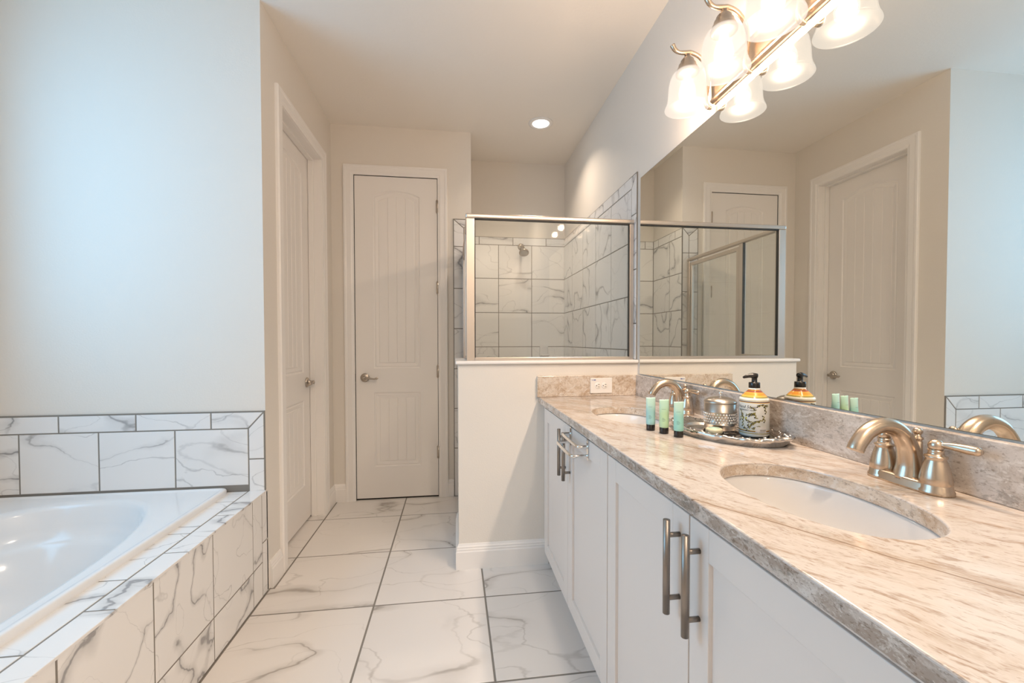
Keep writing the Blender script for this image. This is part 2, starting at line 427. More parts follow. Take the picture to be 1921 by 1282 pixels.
# left wall with the wider door
OY0, OY1 = 2.412, 3.092
mb = MB()
mb.box(L-.12, L, T+.12, OY0, 0, C); mb.box(L-.12, L, OY1, B, 0, C); mb.box(L-.12, L, OY0, OY1, DZ, C)
mb.box(L-.30, L-.12, OY0-.1, OY1+.1, 0, C)
struct('wall_left', mb, M_WALL, 'warm off white wall around the wide recessed door', 'wall')
# tub alcove wall, tiled along the bottom
wall_t = struct('wall_tub', MB().box(XL-.12, L, T, T+.12, 0, C), M_WALL, 'pale blue lit wall behind the bathtub', 'wall')
mb = MB(); TE, TI = -.903, -.974
tx = [XL]+[-1.929, -1.611, -1.293, TI]
pol = grid(tx, [.521, .793])
tj = [XL, -1.771, -1.456, -1.137]
pol += grid(tj, [.793, .872])+[[(-1.137, .793), (TI, .793), (TE, .872), (-1.137, .872)], [(TI, .646), (TE, .646), (TE, .872), (TI, .793)], rect(TI, TE, .49, .646)]
tiles(mb, pol, [rect(XL, TE+.002, .49, .876)], (0, T, 0), (1,0,0), (0,0,1), (0,-1,0))
link('tile_wainscot', mb, [M_TILE, M_GROUT], wall_t)
# window wall beside the tub and rear wall (both outside the picture)
WY0, WY1, WZ0, WZ1 = .45, 1.80, 1.10, 2.60
mb = MB()
mb.box(XL-.12, XL, YR, WY0, 0, C); mb.box(XL-.12, XL, WY1, T, 0, C); mb.box(XL-.12, XL, WY0, WY1, 0, WZ0); mb.box(XL-.12, XL, WY0, WY1, WZ1, C)
struct('wall_window', mb, M_WALL, 'off white wall with a window beside the tub', 'wall')
mb = MB().box(XL-.12, W, YR-.12, YR, 0, C)
struct('wall_rear', mb, M_WALL, 'off white wall behind the camera', 'wall')
def window(name, x0, x1, y0, y1, z0, z1, label):
    mb = MB(); w = .045; along_y = (y1-y0) > (x1-x0)
    if along_y:
        mb.box(x0, x1, y0, y0+w, z0, z1); mb.box(x0, x1, y1-w, y1, z0, z1)
        mb.box(x0, x1, y0+w, y1-w, z0, z0+w); mb.box(x0, x1, y0+w, y1-w, z1-w, z1)
        xm = (x0+x1)/2; g = MB().box(xm-.004, xm+.004, y0+w, y1-w, z0+w, z1-w)
    else:
        mb.box(x0, x0+w, y0, y1, z0, z1); mb.box(x1-w, x1, y0, y1, z0, z1)
        mb.box(x0+w, x1-w, y0, y1, z0, z0+w); mb.box(x0+w, x1-w, y0, y1, z1-w, z1)
        ym = (y0+y1)/2; g = MB().box(x0+w, x1-w, ym-.004, ym+.004, z0+w, z1-w)
    o = thing(name, ((x0+x1)/2, (y0+y1)/2, z0), label, 'window', kind='structure')
    link('window_frame', mb, M_TRIM, o, bevel=.003); link('window_pane', g, M_WGLASS, o)
window('window_1', XL-.11, XL-.06, WY0, WY1, WZ0, WZ1, 'white framed window above the bathtub')

# half wall (L shaped) with painted cap
mb = MB(); RY = 2.68
mb.prism([(HX, H), (W, H), (W, H+.115), (HX+.115, H+.115), (HX+.115, RY), (HX, RY)], (0,0,0), (1,0,0), (0,1,0), (0,0,ZC-.018))
half = struct('wall_half', mb, M_WALL, 'off white half wall between the vanity and shower', 'half wall')
mb = MB()
mb.prism([(HX-.014, H-.016), (W, H-.016), (W, H+.129), (HX+.129, H+.129), (HX+.129, RY+.012), (HX-.014, RY+.012)], (0,0,ZC-.018), (1,0,0), (0,1,0), (0,0,.018))
link('wall_cap', mb, M_TRIM, half, bevel=.006, seg=3)
mb = MB(); tiles(mb, [rect(RY, RY+.33, 0, .10), rect(RY+.33, B-.008, 0, .10)], [rect(RY, B-.008, 0, .102)], (HX+.012, 0, 0), (0,1,0), (0,0,1), (-1,0,0))
tiles(mb, [rect(RY, RY+.33, HX+.004, HX+.111), rect(RY+.33, B-.008, HX+.004, HX+.111)], [rect(RY, B-.008, HX+.004, HX+.111)], (0, 0, .10), (0,1,0), (1,0,0), (0,0,1))
mb.mat = 1; mb.box(HX+.012, HX+.11, RY, B-.008, 0, .10)
struct('trim_1', mb, [M_TILE, M_GROUT], 'low marble tiled curb under the shower door', 'shower curb')

# ------------------------------------------------------------------ baseboards (stepped profile)
BP = [(0, 0), (.016, 0), (.016, .092), (.013, .098), (.013, .106), (.0105, .110), (.0105, .118), (.007, .124), (.004, .133), (0, .133)]
def baseboard(name, path, outs, label):
    U = (0, 0, 1)
    struct(name, MB().sweep(BP, path, [(o, U) for o in outs]), M_TRIM, label, 'baseboard')
baseboard('baseboard_half_wall', [(.50, H, 0), (HX, H, 0), (HX, RY, 0)], [(0,-1,0), (-1,-1,0), (-1,0,0)], 'white stepped baseboard around the half wall end')
baseboard('baseboard_left_near', [(L, 2.202, 0), (L, 2.330, 0)], [(1,0,0)]*2, 'short white baseboard between tub tile and door casing')
baseboard('baseboard_left_corner', [(L, 3.172, 0), (L, B, 0), (-.809, B, 0)], [(1,0,0), (1,-1,0), (0,-1,0)], 'white baseboard in the corner between the two doors')
baseboard('baseboard_back', [(-.054, B, 0), (-.006, B, 0)], [(0,-1,0)]*2, 'short white baseboard between narrow door and shower tile')

# ------------------------------------------------------------------ doors
def arch(f): return math.sin(math.pi*f)**.9
def door_leaf(w, h, planks, px0, px1, lower, upper, rise):
    """front face lies in local y=0 looking to -y, x 0..w, z 0..h; thickness 35 mm"""
    mb = MB(); NA = 12
    def contour(x0, x1, z0, z1, r, d):
        c = [(x0+d, z0+d), (x1-d, z0+d)]
        for i in range(NA+1):
            f = 1-i/NA
            c.append((x0+d+(x1-x0-2*d)*f, z1-d+r*(1-(2*f-1)**2)))
        return c
    panels = [(px0, px1, lower[0], lower[1], 0), (px0, px1, upper[0], upper[1], rise)]
    # face with two openings
    bm = bmesh.new(); edges = []
    def loop(pts):
        vs = [bm.verts.new((x, 0, z)) for x, z in pts]
        for i in range(len(vs)): edges.append(bm.edges.new((vs[i], vs[(i+1) % len(vs)])))
    loop([(0, 0), (w, 0), (w, h), (0, h)])
    for q in panels: loop(contour(*q, 0))
    bmesh.ops.triangle_fill(bm, use_beauty=True, edges=edges)
    bm.verts.index_update()
    mb.add([v.co.copy() for v in bm.verts], [tuple(v.index for v in f.verts) for f in bm.faces]); bm.free()
    for (x0, x1, z0, z1, r) in panels:
        rings = [(0, 0), (.006, .0055), (.012, .0065), (.017, .0035), (.040, .0075), (.043, .0030)]
        cs = [contour(x0, x1, z0, z1, r, d) for d, _ in rings]
        n = len(cs[0])
        for k in range(len(rings)-1):
            vs = [(x, rings[k][1], z) for x, z in cs[k]]+[(x, rings[k+1][1], z) for x, z in cs[k+1]]
            mb.add(vs, [(i, (i+1) % n, n+(i+1) % n, n+i) for i in range(n)])
        d, yy = rings[-1]
        fx0, fx1, fz0, fz1 = x0+d, x1-d, z0+d, z1-d
        top = lambda x: fz1+r*(1-(2*(x-fx0)/(fx1-fx0)-1)**2)
        bx = [(fx0, yy)]
        for k in range(1, planks):
            g = fx0+(fx1-fx0)*k/planks
            bx += [(g-.003, yy), (g, yy+.0035), (g+.003, yy)]
        bx.append((fx1, yy))
        full = []
        for (a, ya), (b, yb) in zip(bx[:-1], bx[1:]):
            m_ = 3 if b-a > .02 else 1
            for i in range(m_): full.append((a+(b-a)*i/m_, ya+(yb-ya)*i/m_))
        full.append(bx[-1])
        for (a, ya), (b, yb) in zip(full[:-1], full[1:]):
            mb.add([(a, ya, fz0), (b, yb, fz0), (b, yb, top(b)), (a, ya, top(a))], [(0, 1, 2, 3)])
    D = .035
    mb.add([(0,0,0),(w,0,0),(w,0,h),(0,0,h),(0,D,0),(w,D,0),(w,D,h),(0,D,h)], [(4,7,6,5),(0,1,5,4),(1,2,6,5),(2,3,7,6),(3,0,4,7)])
    return mb
def lever_mb(side):
    """rosette on y=0 plane, lever towards +x*side, sticking to -y"""
    r = MB().lathe([(.033, 0), (.033, -.004), (.030, -.009), (.022, -.012), (.014, -.013), (.012, -.030), (.013, -.045), (.009, -.050), (1e-5, -.051)], (0,0,0), 'y', 32)
    l = MB().tube([(0, -.042, 0), (.02*side, -.046, .002), (.045*side, -.047, -.003), (.075*side, -.047, -.008), (.092*side, -.048, -.004), (.103*side, -.050, .000)], [.0085, .0085, .0075, .0065, .0085, .005], 14)
    return r, l
CASP = [(0, 0), (.010, 0), (.012, .012), (.016, .020), (.016, .052), (.019, .058), (.019, .070), (.012, .074), (0, .074)]
def casing(mb, pts, right, upv, out):
    """pts: 4 corners in (a,z): up, across, down; profile grows away from the opening"""
    a0, a1, z0, z1 = pts; R, O = Vector(right), Vector(out)
    path = [R*a0+Vector((0,0,z0)), R*a0+Vector((0,0,z1)), R*a1+Vector((0,0,z1)), R*a1+Vector((0,0,z0))]
    outs = [-R, -R+Vector((0,0,1)), R+Vector((0,0,1)), R]
    mb.sweep([(q[0], q[1]) for q in CASP], path, [(O, o) for o in outs])
# narrow linen door
DW = DX1-DX0-.008
d1 = thing('door_1', (DX0+.004, B+.003, .012), 'narrow white two panel plank door in the back wall', 'door', kind='structure')
link('door_leaf', door_leaf(DW, DZ-.012-.004, 4, .132, DW-.132, (.240, .806), (.990, 2.292), .040), M_DOOR, d1, local=True)
mb = MB(); 
mb.box(DX0-.0005, DX0+.001, B, B+.12, .0, DZ); mb.box(DX1-.001, DX1+.0005, B, B+.12, 0, DZ); mb.box(DX0, DX1, B, B+.12, DZ-.001, DZ+.0005); mb.box(DX0, DX1, B+.118, B+.1295, 0, DZ); mb.box(DX0, DX1, B+.01, B+.118, .0005, .002)
link('gap_shade', mb, M_DARK, d1)  # dark lining paints in the shade around and behind the leaf
mb = MB().sweep([(0,0),(0,0)], [], []) if False else MB()
R, O = Vector((1,0,0)), Vector((0,-1,0)); 
casing_mb = MB(); path = [Vector((DX0, B, 0)), Vector((DX0, B, DZ)), Vector((DX1, B, DZ)), Vector((DX1, B, 0))]
casing_mb.sweep(CASP, path, [(O, -R), (O, -R+Vector((0,0,1))), (O, R+Vector((0,0,1))), (O, R)])
link('casing', casing_mb, M_TRIM, d1)
rs, lv = lever_mb(1)
hd = thing('door_handle', (0, 0, 0), '', 'x'); del hd['label']; del hd['category']; hd.parent = d1; hd.location = (.066, 0, .920)
link('rosette', rs, M_LEVER, hd, local=True); link('lever', lv, M_LEVER, hd, local=True)
for z in (2.237, 1.618, .974, .350):
    mb = MB().lathe([(.0075, -.045), (.0075, .045)], (DX1-.002, B-.006, z), 'z', 14); mb.ball((DX1-.002, B-.006, z+.047), .006, 10); mb.ball((DX1-.002, B-.006, z-.047), .006, 10)
    mb.box(DX1-.014, DX1-.002, B-.001, B+.003, z-.045, z+.045)
    link('hinge', mb, M_LEVER, d1)
mb = MB().box(DX0-.010, DX0+.003, B-.004, B+.004, .905, .965); link('strike_plate', mb, M_DARK, d1, bevel=.003)
# wider recessed door in the left wall: local x runs along +y, face to +x
LFX = L-.083
OW = OY1-OY0
d2 = thing('door_2', (LFX, OY0+.004, .012), 'wide white two panel plank door recessed in the left wall', 'door', kind='structure')
leaf = link('door_leaf', door_leaf(OW-.008, DZ-.016, 5, .125, OW-.008-.125, (.240, .806), (.990, 2.292), .040), M_DOOR, d2, local=True)
leaf.rotation_euler = (0, 0, math.radians(90))
mb = MB(); O, R = Vector((1,0,0)), Vector((0,1,0))
path = [Vector((L, OY0, 0)), Vector((L, OY0, DZ)), Vector((L, OY1, DZ)), Vector((L, OY1, 0))]
mb.sweep(CASP, path, [(O, -R), (O, -R+Vector((0,0,1))), (O, R+Vector((0,0,1))), (O, R)])
link('casing', mb, M_TRIM, d2)
mb = MB()
for y0, y1 in ((OY0-.001, OY0+.003), (OY1-.003, OY1+.001)): mb.box(L-.119, L+.004, y0, y1, 0, DZ)
mb.box(L-.119, L+.004, OY0, OY1, DZ-.003, DZ+.001)
mb.box(LFX+.002, LFX+.036, OY1-.014, OY1-.003, 0, DZ-.003); mb.box(LFX+.002, LFX+.036, OY0+.003, OY0+.014, 0, DZ-.003); mb.box(LFX+.002, LFX+.036, OY0+.014, OY1-.014, DZ-.014, DZ-.003)
link('jamb', mb, M_TRIM, d2, bevel=.0015)
mb = MB().box(LFX-.034, LFX-.004, OY0+.003, OY0+.0038, 0, DZ-.004); mb.box(LFX-.034, LFX-.004, OY1-.0039, OY1-.0031, 0, DZ-.004)
mb.box(LFX-.034, LFX-.003, OY0+.004, OY1-.004, DZ-.0039, DZ-.0031)
link('gap_shade', mb, M_DARK, d2)  # dark slivers stand in for the shade between leaf and jamb
rs, lv = lever_mb(-1)
hd = thing('door_handle', (0, 0, 0), '', 'x'); del hd['label']; del hd['category']; hd.parent = d2
hd.location = (0, OW-.008-.066, .920); hd.rotation_euler = (0, 0, math.radians(90))
link('rosette', rs, M_LEVER, hd, local=True); link('lever', lv, M_LEVER, hd, local=True)

# ------------------------------------------------------------------ tub surround and tub
DK = .493; RIMX = -1.055
sur = thing('tub_surround', (L-.3, 1.1, 0), 'marble tiled deck and front wall around the bathtub', 'tub surround')
mb = MB(); ya = [.10]+[.454, .770, 1.087, 1.403, 1.722, 2.040]
pol = grid(ya, [0, .166, .488])+grid([2.040, 2.133], [0, .166, .488])+grid([2.133, 2.196], [0, .254, .488])
tiles(mb, pol, [rect(.10, 2.1930, 0, .4835)], (L-.008, 0, 0), (0,1,0), (0,0,1), (1,0,0))
mb.mat = 1; mb.box(L-.03, L-.008, .10, T-.001, 0, .484)
link('front_tile', mb, [M_TILE, M_GROUT], sur)
mb = MB()
yo = [.10]+[.312, .627, .942, 1.258, 1.572, 1.886, T-.001]; yi = [.10, .470, .785, 1.10, 1.412, 1.724, 2.042, T-.009]
tiles(mb, grid(yo, [L+.005, -.977])+grid(yi, [-.977, RIMX-.02]), [rect(.10, T-.009, L-.004, RIMX-.02)], (0, 0, DK-.008), (0,1,0), (1,0,0), (0,0,1))
mb.mat = 1; mb.box(RIMX-.02, L-.03, .10, T-.009, .40, DK-.008)
link('deck_tile', mb, [M_TILE, M_GROUT], sur)
# drop-in tub
TCX, TCY, TA, TB = -1.55, 1.20, .430, .870
tub = thing('bathtub', (TCX, TCY, DK), 'glossy white drop-in bathtub with rounded oval basin', 'bathtub')
def superell(a, b, n, N=96):
    out = []
    for i in range(N):
        t = 2*math.pi*i/N; c, s = math.cos(t), math.sin(t)
        out.append((a*math.copysign(abs(c)**(2/n), c), b*math.copysign(abs(s)**(2/n), s)))
    return out
mb = MB(); N = 96; RT = DK+.024
x0, x1, y0, y1 = XL+.002, RIMX, .17, T-.010
def rimring(d, z, rad):
    out = []
    for i in range(N):
        t = 2*math.pi*i/N; c, s = math.cos(t), math.sin(t)
        hx, hy = (x1-x0)/2-d, (y1-y0)/2-d
        q = superell(1, 1, 30, N)[i]
        out.append((q[0]*hx+(x0+x1)/2, q[1]*hy+(y0+y1)/2, z))
    return out
_se = superell(1, 1, 40, N)
def rr(d, z): return [(q[0]*((x1-x0)/2-d)+(x0+x1)/2, q[1]*((y1-y0)/2-d)+(y0+y1)/2, z) for q in _se]
loops = [rr(0, DK-.002), rr(0, RT-.008), rr(.003, RT-.002), rr(.009, RT), rr(.020, RT), rr(.026, RT-.004), rr(.034, RT-.005)]
for s, z, n in ((1.035, RT-.005, 2.5), (1.01, RT-.006, 2.5), (.995, RT-.012, 2.5), (.985, RT-.025, 2.5), (.965, RT-.09, 2.5), (.95, RT-.13, 2.5), (.925, RT-.145, 2.5), (.90, RT-.16, 2.5), (.86, RT-.28, 2.5), (.82, RT-.38, 2.5), (.76, RT-.425, 2.5), (.6, RT-.44, 2.5), (.3, RT-.445, 2.3), (.05, RT-.446, 2)):
    loops.append([(TCX+p[0], TCY+p[1], z) for p in superell(TA*s, TB*s if s > .8 else TB*s*.97, n, N)])
vs = [p for l in loops for p in l]
fs = [(i*N+j, i*N+(j+1) % N, (i+1)*N+(j+1) % N, (i+1)*N+j) for i in range(len(loops)-1) for j in range(N)]
fs.append(tuple((len(loops)-1)*N+j for j in range(N)))
mb.add(vs, fs, True)
link('basin', mb, M_ACRYL, tub)
mb = MB().lathe([(.036, .0), (.036, .004), (.028, .007), (1e-5, .007)], (TCX, .62, RT-.437), 'z', 28)
link('drain', mb, M_CHROME, tub)

# ------------------------------------------------------------------ vanity
Y0V = .15
def shaker(y0, y1, z0, z1, xf, th=.019, st=.063):
    mb = MB(); 
    mb.box(xf, xf+th, y0, y0+st, z0, z1); mb.box(xf, xf+th, y1-st, y1, z0, z1)
    mb.box(xf, xf+th, y0+st, y1-st, z0, z0+st); mb.box(xf, xf+th, y0+st, y1-st, z1-st, z1)
    mb.box(xf+.009, xf+th-.001, y0+st-.002, y1-st+.002, z0+st-.002, z1-st+.002)
    return mb
def pull(xf, y, z0, z1):
    mb = MB().tube([(xf-.029, y, z0), (xf-.029, y, z1)], .0072, 18)
    for z in (z0+.032, z1-.032): mb.tube([(xf+.001, y, z), (xf-.029, y, z)], .0052, 12)
    return mb
XF = .461
def cabinet(y0, y1, ymid, f0, f1, label):
    o = thing('vanity_cabinet', ((.48+W)/2, (y0+y1)/2, 0), label, 'cabinet', 'vanity cabinets under the granite counter')
    mb = MB(); x0_, x1_ = XF+.020, .990
    mb.box(x0_, x1_, y0, y0+.016, .102, .873); mb.box(x0_, x1_, y1-.016, y1, .102, .873); mb.box(x0_, x1_, y0+.016, y1-.016, .102, .118); mb.box(x1_-.006, x1_, y0+.016, y1-.016, .118, .873)
    mb.box(x0_, x0_+.018, y0+.016, y1-.016, .845, .873); mb.box(x0_, x0_+.018, f1, y1-.016, .118, .845) if f1 < y1-.02 else mb.box(x0_, x0_+.018, y0+.016, f0, .118, .845)
    link('body', mb, M_CAB, o, bevel=.001)
    link('toe_kick', MB().box(.545, .985, y0+.001, y1-.001, 0, .102), M_CAB, o)
    for (a, b, hy) in ((f0, ymid-.002, ymid-.036), (ymid+.002, f1, ymid+.036)):
        d = link('door', shaker(a, b, .110, .862, XF), M_CAB, o, bevel=.0015)
        h = link('handle', pull(XF, hy, .645, .840), M_NICKD, d, local=False)
        h.data.name = 'bar_pull'
    return o
cabinet(1.2425, H-.001, 1.700, 1.245, 2.155, 'white two door vanity cabinet beside the half wall with hanging towel bars')
cabinet(Y0V, 1.2415, .785, .262, 1.239, 'white two door vanity cabinet nearest the camera with bare bar pulls')

# countertop with two sink cut-outs
SXc, SA, SB = .709, .137, .204
SYS = (.757, 1.663)
def sink_loop(cy, k=1.0, N=64):
    return [(SXc+x, cy+y) for x, y in superell(SA*k, SB*k, 2.25, N)]
bm = bmesh.new()
def ring_quads(cy, xa, xb, ya, yb, N=64):
    cx = SXc; q = sink_loop(cy)
    ang = [math.atan2(p[1]-cy, p[0]-cx) for p in q]
    for X, Y in ((xa, ya), (xb, ya), (xb, yb), (xa, yb)):      # snap the nearest ray onto each corner
        a = math.atan2(Y-cy, X-cx)
        k = min(range(N), key=lambda i: abs(math.atan2(math.sin(ang[i]-a), math.cos(ang[i]-a)))); ang[k] = a
    out = []
    for a in ang:
        c, s_ = math.cos(a), math.sin(a)
        kx = ((xb if c > 0 else xa)-cx)/c if abs(c) > 1e-9 else 1e9
        ky = ((yb if s_ > 0 else ya)-cy)/s_ if abs(s_) > 1e-9 else 1e9
        k = min(kx, ky); out.append((cx+c*k, cy+s_*k))
    vi = [bm.verts.new((x, y, K)) for x, y in q]; vo = [bm.verts.new((x, y, K)) for x, y in out]
    for i in range(N): bm.faces.new((vi[i], vo[i], vo[(i+1) % N], vi[(i+1) % N]))
YM_ = (SYS[0]+SYS[1])/2
ring_quads(SYS[0], CF, W-.0005, Y0V, YM_); ring_quads(SYS[1], CF, W-.0005, YM_, H-.0005)
bmesh.ops.remove_doubles(bm, verts=bm.verts, dist=1e-5)
bmesh.ops.recalc_face_normals(bm, faces=bm.faces)
for f in bm.faces:
    if f.normal.z < 0: f.normal_flip()
r = bmesh.ops.extrude_face_region(bm, geom=list(bm.faces))
for v in [g for g in r['geom'] if isinstance(g, bmesh.types.BMVert)]: v.co.z = K-.033
bmesh.ops.recalc_face_normals(bm, faces=bm.faces)
me = bpy.data.meshes.new('countertop'); me.materials.append(M_GTOP); me.materials.append(M_GEDGE)
me.materials.append(M_GSIDE)
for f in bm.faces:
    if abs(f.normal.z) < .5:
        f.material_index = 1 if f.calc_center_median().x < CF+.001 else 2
bm.to_mesh(me); bm.free()
ctr = bpy.data.objects.new('countertop', me); COL.objects.link(ctr); LOC['countertop'] = (0,0,0)
bv = ctr.modifiers.new('edge', 'BEVEL'); bv.width = .004; bv.segments = 3; bv.limit_method = 'ANGLE'; bv.angle_limit = math.radians(50); bv.material = 0
tag(ctr, 'long beige streaked granite countertop on the white vanity', 'countertop')
link('backsplash', MB().box(W-.021, W-.0005, Y0V, H-.022, K, 1.022), [M_GSPL], ctr, bevel=.0025)
link('side_splash', MB().box(.439, W-.0005, H-.021, H-.0005, K, 1.020), [M_GSIDE], ctr, bevel=.0025)

for cy, lab in zip(SYS, ('white oval undermount sink nearest the camera', 'white oval undermount sink beside the half wall behind the small tubes')):
    o = thing('sink', (SXc, cy, K-.18), lab, 'sink', 'undermount sinks in the granite counter')
    N = 64; loops = []
    for k, z in ((1.12, K-.034), (1.015, K-.034), (1.0, K-.040), (.975, K-.075), (.92, K-.115), (.80, K-.150), (.60, K-.170), (.35, K-.178), (.10, K-.180)):
        loops.append([(x, y, z) for x, y in sink_loop(cy, k)])
    for k, z in ((.10, K-.186), (.62, K-.178), (.85, K-.155), (.98, K-.115), (1.04, K-.060), (1.12, K-.040)):
        loops.append([(x, y, z) for x, y in sink_loop(cy, k)])
    vs = [p for l in loops for p in l]; n_ = len(loops)
    fs = [(i*N+j, i*N+(j+1) % N, ((i+1) % n_)*N+(j+1) % N, ((i+1) % n_)*N+j) for i in range(n_) for j in range(N)]
    link('basin', MB().add(vs, fs, True), M_PORC, o)
    link('drain', MB().lathe([(.022, -.004), (.022, .003), (.017, .005), (1e-5, .006)], (SXc, cy, K-.181), 'z', 24), M_NICK, o)

# faucets (two handle centreset), local origin at the centre of the base, spout towards -x
def arc(pts, n=6):
    """Catmull-Rom through pts"""
    out = []; P_ = [Vector(p) for p in pts]; P_ = [P_[0]*2-P_[1]]+P_+[P_[-1]*2-P_[-2]]
    for i in range(1, len(P_)-2):
        for k in range(n):
            t = k/n; a, b, c, d = P_[i-1:i+3]
            out.append(.5*((2*b)+(c-a)*t+(2*a-5*b+4*c-d)*t*t+(3*b-a-3*c+d)*t**3))
    out.append(P_[-2]); return out
def lerp_list(vals, n):
    out = []
    for i in range(len(vals)-1): out += [vals[i]+(vals[i+1]-vals[i])*k/n for k in range(n)]
    return out+[vals[-1]]
def text_mesh(body, size, extr=.0004, spacing=1.0, shear=0):
    cu = bpy.data.curves.new('t', 'FONT'); cu.body = body; cu.size = size; cu.extrude = extr; cu.align_x = 'CENTER'; cu.space_character = spacing; cu.shear = shear
    cu.resolution_u = 3
    ob = bpy.data.objects.new('t', cu); COL.objects.link(ob)
    bpy.context.view_layer.update()
    me = bpy.data.meshes.new_from_object(ob.evaluated_get(bpy.context.evaluated_depsgraph_get()))
    vs = [v.co.copy() for v in me.vertices]; fs = [tuple(p.vertices) for p in me.polygons]
    bpy.data.objects.remove(ob); bpy.data.curves.remove(cu); bpy.data.meshes.remove(me)
    return vs, fs
def faucet(loc, label):
    o = thing('faucet', loc, label, 'faucet', 'brushed nickel faucets behind the sinks')
    # stepped base: oval footprint
    mb = MB(); N = 56; lp = []
    for a, b, z in ((.0285, .0795, 0), (.0285, .0795, .004), (.0265, .0775, .008), (.0255, .0765, .016), (.0235, .0745, .020), (.010, .060, .021)):
        lp.append([(x, y, z) for x, y in superell(a, b, 3.0, N)])
    vs = [p for l in lp for p in l]
    fs = [(i*N+j, i*N+(j+1) % N, (i+1)*N+(j+1) % N, (i+1)*N+j) for i in range(len(lp)-1) for j in range(N)]+[tuple(range(N))[::-1], tuple((len(lp)-1)*N+j for j in range(N))]
    mb.add(vs, fs, True)
    link('base', mb, M_NICK, o, local=True)
    pts = arc([(.0, 0, .012), (.002, 0, .045), (-.006, 0, .085), (-.030, 0, .116), (-.064, 0, .126), (-.098, 0, .114), (-.120, 0, .090), (-.127, 0, .076)], 6)
    rr_ = lerp_list([.0265, .0215, .0185, .0168, .0160, .0152, .0150, .0150], 6)
    mb = MB().tube(pts, rr_, 26)
    link('spout', mb, M_NICK, o, local=True)
    tv, tf = text_mesh('MOEN', .0075, .0003)
    link('lettering', MB().add([(-.0262-v.z*.5+.0004, -v.x, .0085+v.y) for v in tv], tf), M_LEVER, o, local=True)
    for s in (-1, 1):
        mb = MB().lathe([(.0285, .0), (.0285, .006), (.026, .010), (.025, .018), (.0245, .019), (.0255, .021), (.0245, .032), (.0205, .052), (.0165, .064), (.0150, .068), (.0180, .071), (.0180, .074), (.0130, .076), (.0115, .082), (.0130, .086)], (0, .051*s, 0), 'z', 32)
        mb.ball((0, .051*s, .094), .0128, 20)
        h = link('handle', mb, M_NICK, o, local=True)
        q = [(0, .051*s, .095), (.002, .062*s, .097), (.006, .078*s, .0975), (.011, .096*s, .0965), (.014, .110*s, .096), (.015, .115*s, .096)]
        link('lever', MB().tube(arc(q, 4), lerp_list([.0065, .0052, .0075, .0092, .0086, .0045], 4), 18), M_NICK, h, local=True)
    mb = MB().lathe([(.0085, .0), (.0085, .078), (.0065, .080), (.0095, .083), (.0095, .086), (.005, .090), (.006, .093)], (.021, 0, .012), 'z', 20); mb.ball((.021, 0, .111), .0085, 16)
    link('lift_rod', mb, M_NICK, o, local=True)
    return o
faucet((.940, .768, K), 'brushed nickel two handle faucet nearest the camera')
faucet((.940, 1.676, K), 'brushed nickel two handle faucet behind the tray and tubes')

# outlet on the side splash
o = thing('outlet', (.792, H-.021, .964), 'white electrical outlet on the granite side splash', 'outlet')
yf = H-.0215
link('cover_plate', MB().box(.7305, .8535, yf-.006, yf, .923, 1.006), M_PLATE, o, bevel=.003, seg=3)
for xc in (.7715, .8095):
    mb = MB().lathe([(.0165, yf-.0055), (.0165, yf-.0072), (.0150, yf-.0078)], (xc, 0, .965), 'y', 28)
    rcp = link('receptacle', mb, M_PLATE, o)
    mb = MB().lathe([(.0026, yf-.0070), (.0026, yf-.0081)], (xc-.0075, 0, .9648), 'y', 14)
    for dz in (.0062, -.0062): mb.box(xc+.001, xc+.0095, yf-.0081, yf-.0070, .965+dz-.0012, .965+dz+.0012)
    link('slots', mb, M_SLOT, rcp)
mb = MB().box(.7365, .7600, yf-.0064, yf-.0058, .9925, .9985); mb.mat = 1; mb.box(.7500, .7600, yf-.0066, yf-.0058, .9925, .9985)
st = link('sticker', mb, [mat('sticker_pale', (.50, .52, .62), .4), mat('sticker_blue', (.16, .19, .42), .4)], o)

# ------------------------------------------------------------------ mirror
mir = thing('mirror', (W, 1.21, 1.027), 'large frameless wall mirror above the backsplash', 'mirror')
MX = W-.0055
mb = MB(); mb.box(MX, W-.0005, Y0V, 2.220, 1.0265, 2.092)
link('back_edge', mb, M_EDGE, mir)
mb = MB(); e = .0012
mb.add([(MX-.0004, Y0V+e, 1.0265+e), (MX-.0004, 2.220-e, 1.0265+e), (MX-.0004, 2.220-e, 2.092-e), (MX-.0004, Y0V+e, 2.092-e),
        (MX+.0003, Y0V+e, 1.0265+e), (MX+.0003, 2.220-e, 1.0265+e), (MX+.0003, 2.220-e, 2.092-e), (MX+.0003, Y0V+e, 2.092-e)],
       [(0,1,2,3), (4,7,6,5), (0,4,5,1), (1,5,6,2), (2,6,7,3), (3,7,4,0)])
link('silvered_glass', mb, M_MIRROR, mir)

# ------------------------------------------------------------------ shower enclosure
enc = thing('shower_enclosure', (.08, H+.06, ZC), 'nickel framed glass shower enclosure standing on the half wall', 'shower enclosure')
YG = H+.050; XG = HX+.060
mb = MB()
mb.box(XG-.018, W-.0005, YG-.016, YG+.016, 1.863, 1.889)
link('header_rail', mb, M_ALU, enc, bevel=.009, seg=4)
link('header_rail', MB().box(XG-.016, XG+.016, YG+.016, B-.009, 1.863, 1.889), M_ALU, enc, bevel=.009, seg=4)
link('corner_post', MB().box(XG-.014, XG+.030, YG-.012, YG+.018, ZC, 1.863), M_ALU, enc, bevel=.002)
link('wall_jamb', MB().box(.978, W-.009, YG-.012, YG+.012, ZC, 1.863), M_ALU, enc, bevel=.002)
link('sill_rail', MB().box(XG+.030, .978, YG-.012, YG+.012, ZC, 1.119), M_ALU, enc, bevel=.002)
gx0, gx1 = XG+.030, .978
mb = MB()
